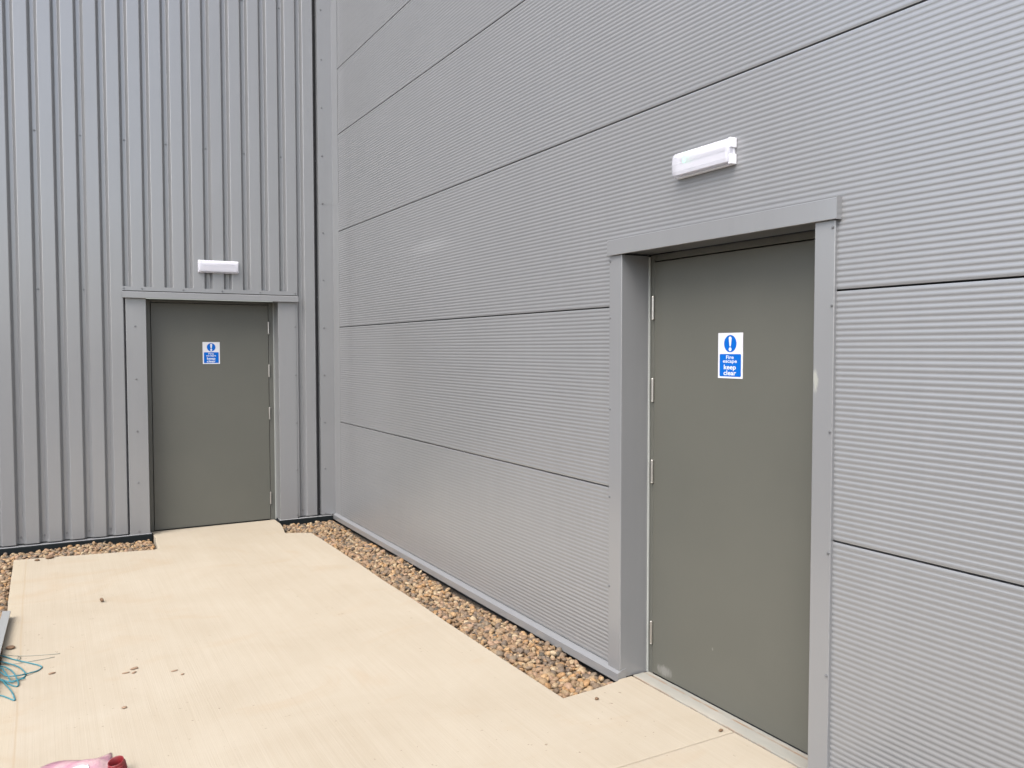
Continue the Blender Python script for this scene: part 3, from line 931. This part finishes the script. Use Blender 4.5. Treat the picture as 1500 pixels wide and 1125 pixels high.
tub = empty('threaded_tube', (-2.246, -4.38, ZS))
tag(tub, 'open dark red threaded plastic tube beside the pink wrapper', 'tube')
bm = bmesh.new()
RT, HTB = 0.029, 0.046
prof = [(RT-.003, 0.004), (RT-.003, HTB), (RT-.001, HTB+.0015), (RT, HTB), (RT, HTB-.010)]
z = HTB-.012
for k in range(4):
    prof += [(RT, z), (RT+.003, z-.002), (RT+.003, z-.004), (RT, z-.006)]
    z -= .0085
prof += [(RT, 0.0), (RT-.003, 0.0)]
seg = 32
rg = [[bm.verts.new((r_*math.cos(2*math.pi*k/seg), r_*math.sin(2*math.pi*k/seg), zz)) for k in range(seg)] for r_, zz in prof]
for a, c in zip(rg, rg[1:]+rg[:1]):
    for k in range(seg):
        bm.faces.new((a[k], a[(k+1) % seg], c[(k+1) % seg], c[k]))
bmesh.ops.rotate(bm, verts=bm.verts, cent=(0, 0, 0), matrix=Matrix.Rotation(R(-14), 3, 'Y') @ Matrix.Rotation(R(10), 3, 'X'))
lowz = min(v_.co.z for v_ in bm.verts)
for v_ in bm.verts: v_.co.z -= lowz
link('tube_wall', bm_mesh('tube_wall', bm, M_red, True), tub, (-2.246, -4.38, ZS))

# loose stones and crumbs of mud
M_mud = simple('brown_mud', (0.11, 0.065, 0.035), 0.85)
M_mud2 = simple('pale_clay_crumb', (0.19, 0.125, 0.08), 0.85)
def crumb(x, y, r, sx, sy, sz, rz, mat, name, label, cat, group=None):
    sh = SHAPES[int(rng.integers(len(SHAPES)))]
    me = mesh_from(name, sh, [tuple(q) for q in ICO_F], mat, True)
    o = link(name, me, None, (x, y, ZS+r*sz*0.62))
    o.scale = (r*sx, r*sy, r*sz); o.rotation_euler = (0, 0, rz)
    tag(o, label, cat, group)
G1 = 'loose stones and crumbs on the slab'
crumb(-2.163, -1.935, .022, 0.55, 1.0, 1.1, 0.4, M_mud, 'stone', 'small upright brown stone alone on the slab in front of the far door', 'stone', G1)
crumb(-2.648, -2.62, .028, 0.75, 1.3, .45, -0.6, M_mud, 'stone', 'flat dark brown stone between the metal offcut and the thin wires', 'stone', G1)
crumb(-2.525, -0.52, .022, 1.1, .7, .5, 0.0, M_mud, 'stone', 'brown crumb near the far left slab corner, leftmost of two', 'stone', G1)
crumb(-2.441, -0.49, .026, 1.0, .8, .7, 0.3, M_mud, 'stone', 'brown crumb near the far left slab corner, right one of two', 'stone', G1)
crumb(-0.262, -4.74, .011, 1, 1, .8, 0.3, M_mud, 'stone', 'tiny dark stone on the slab by the near door jamb', 'stone', G1)
crumb(-2.090, -3.27, .018, 1.1, .7, .4, 0.3, M_mud2, 'clay_crumb', 'largest clay crumb of a cluster on the slab left of centre', 'crumb', G1)
crumb(-2.135, -3.31, .012, 1.2, .6, .4, 0.1, M_mud2, 'clay_crumb', 'thin clay crumb, leftmost of a cluster on the slab left of centre', 'crumb', G1)
crumb(-2.098, -3.325, .012, 1.1, .7, .4, 0.8, M_mud2, 'clay_crumb', 'small clay crumb nearest the camera in a cluster left of centre', 'crumb', G1)
crumb(-2.178, -3.755, .014, 1, .9, .5, 0.3, M_mud2, 'clay_crumb', 'pale clay crumb on the slab between the cluster and the pink wrapper', 'crumb', G1)
crumb(-2.458, -3.135, .013, 1.3, .6, .5, 0.2, M_mud2, 'clay_crumb', 'clay crumb just right of the blue cable', 'crumb', G1)
crumb(-1.918, -3.40, .012, 1.2, .7, .35, 0.2, M_mud2, 'clay_crumb', 'pale clay crumb right of the cluster, the farther of two', 'crumb', G1)
crumb(-1.890, -3.47, .010, 1.2, .8, .5, 0.5, M_mud2, 'clay_crumb', 'brown clay crumb right of the cluster, the nearer of two', 'crumb', G1)
crumb(0.012, -5.262, .013, 1.3, .7, .5, 0.4, M_mud, 'stone', 'dark crumb on the slab joint before the near door', 'stone', G1)
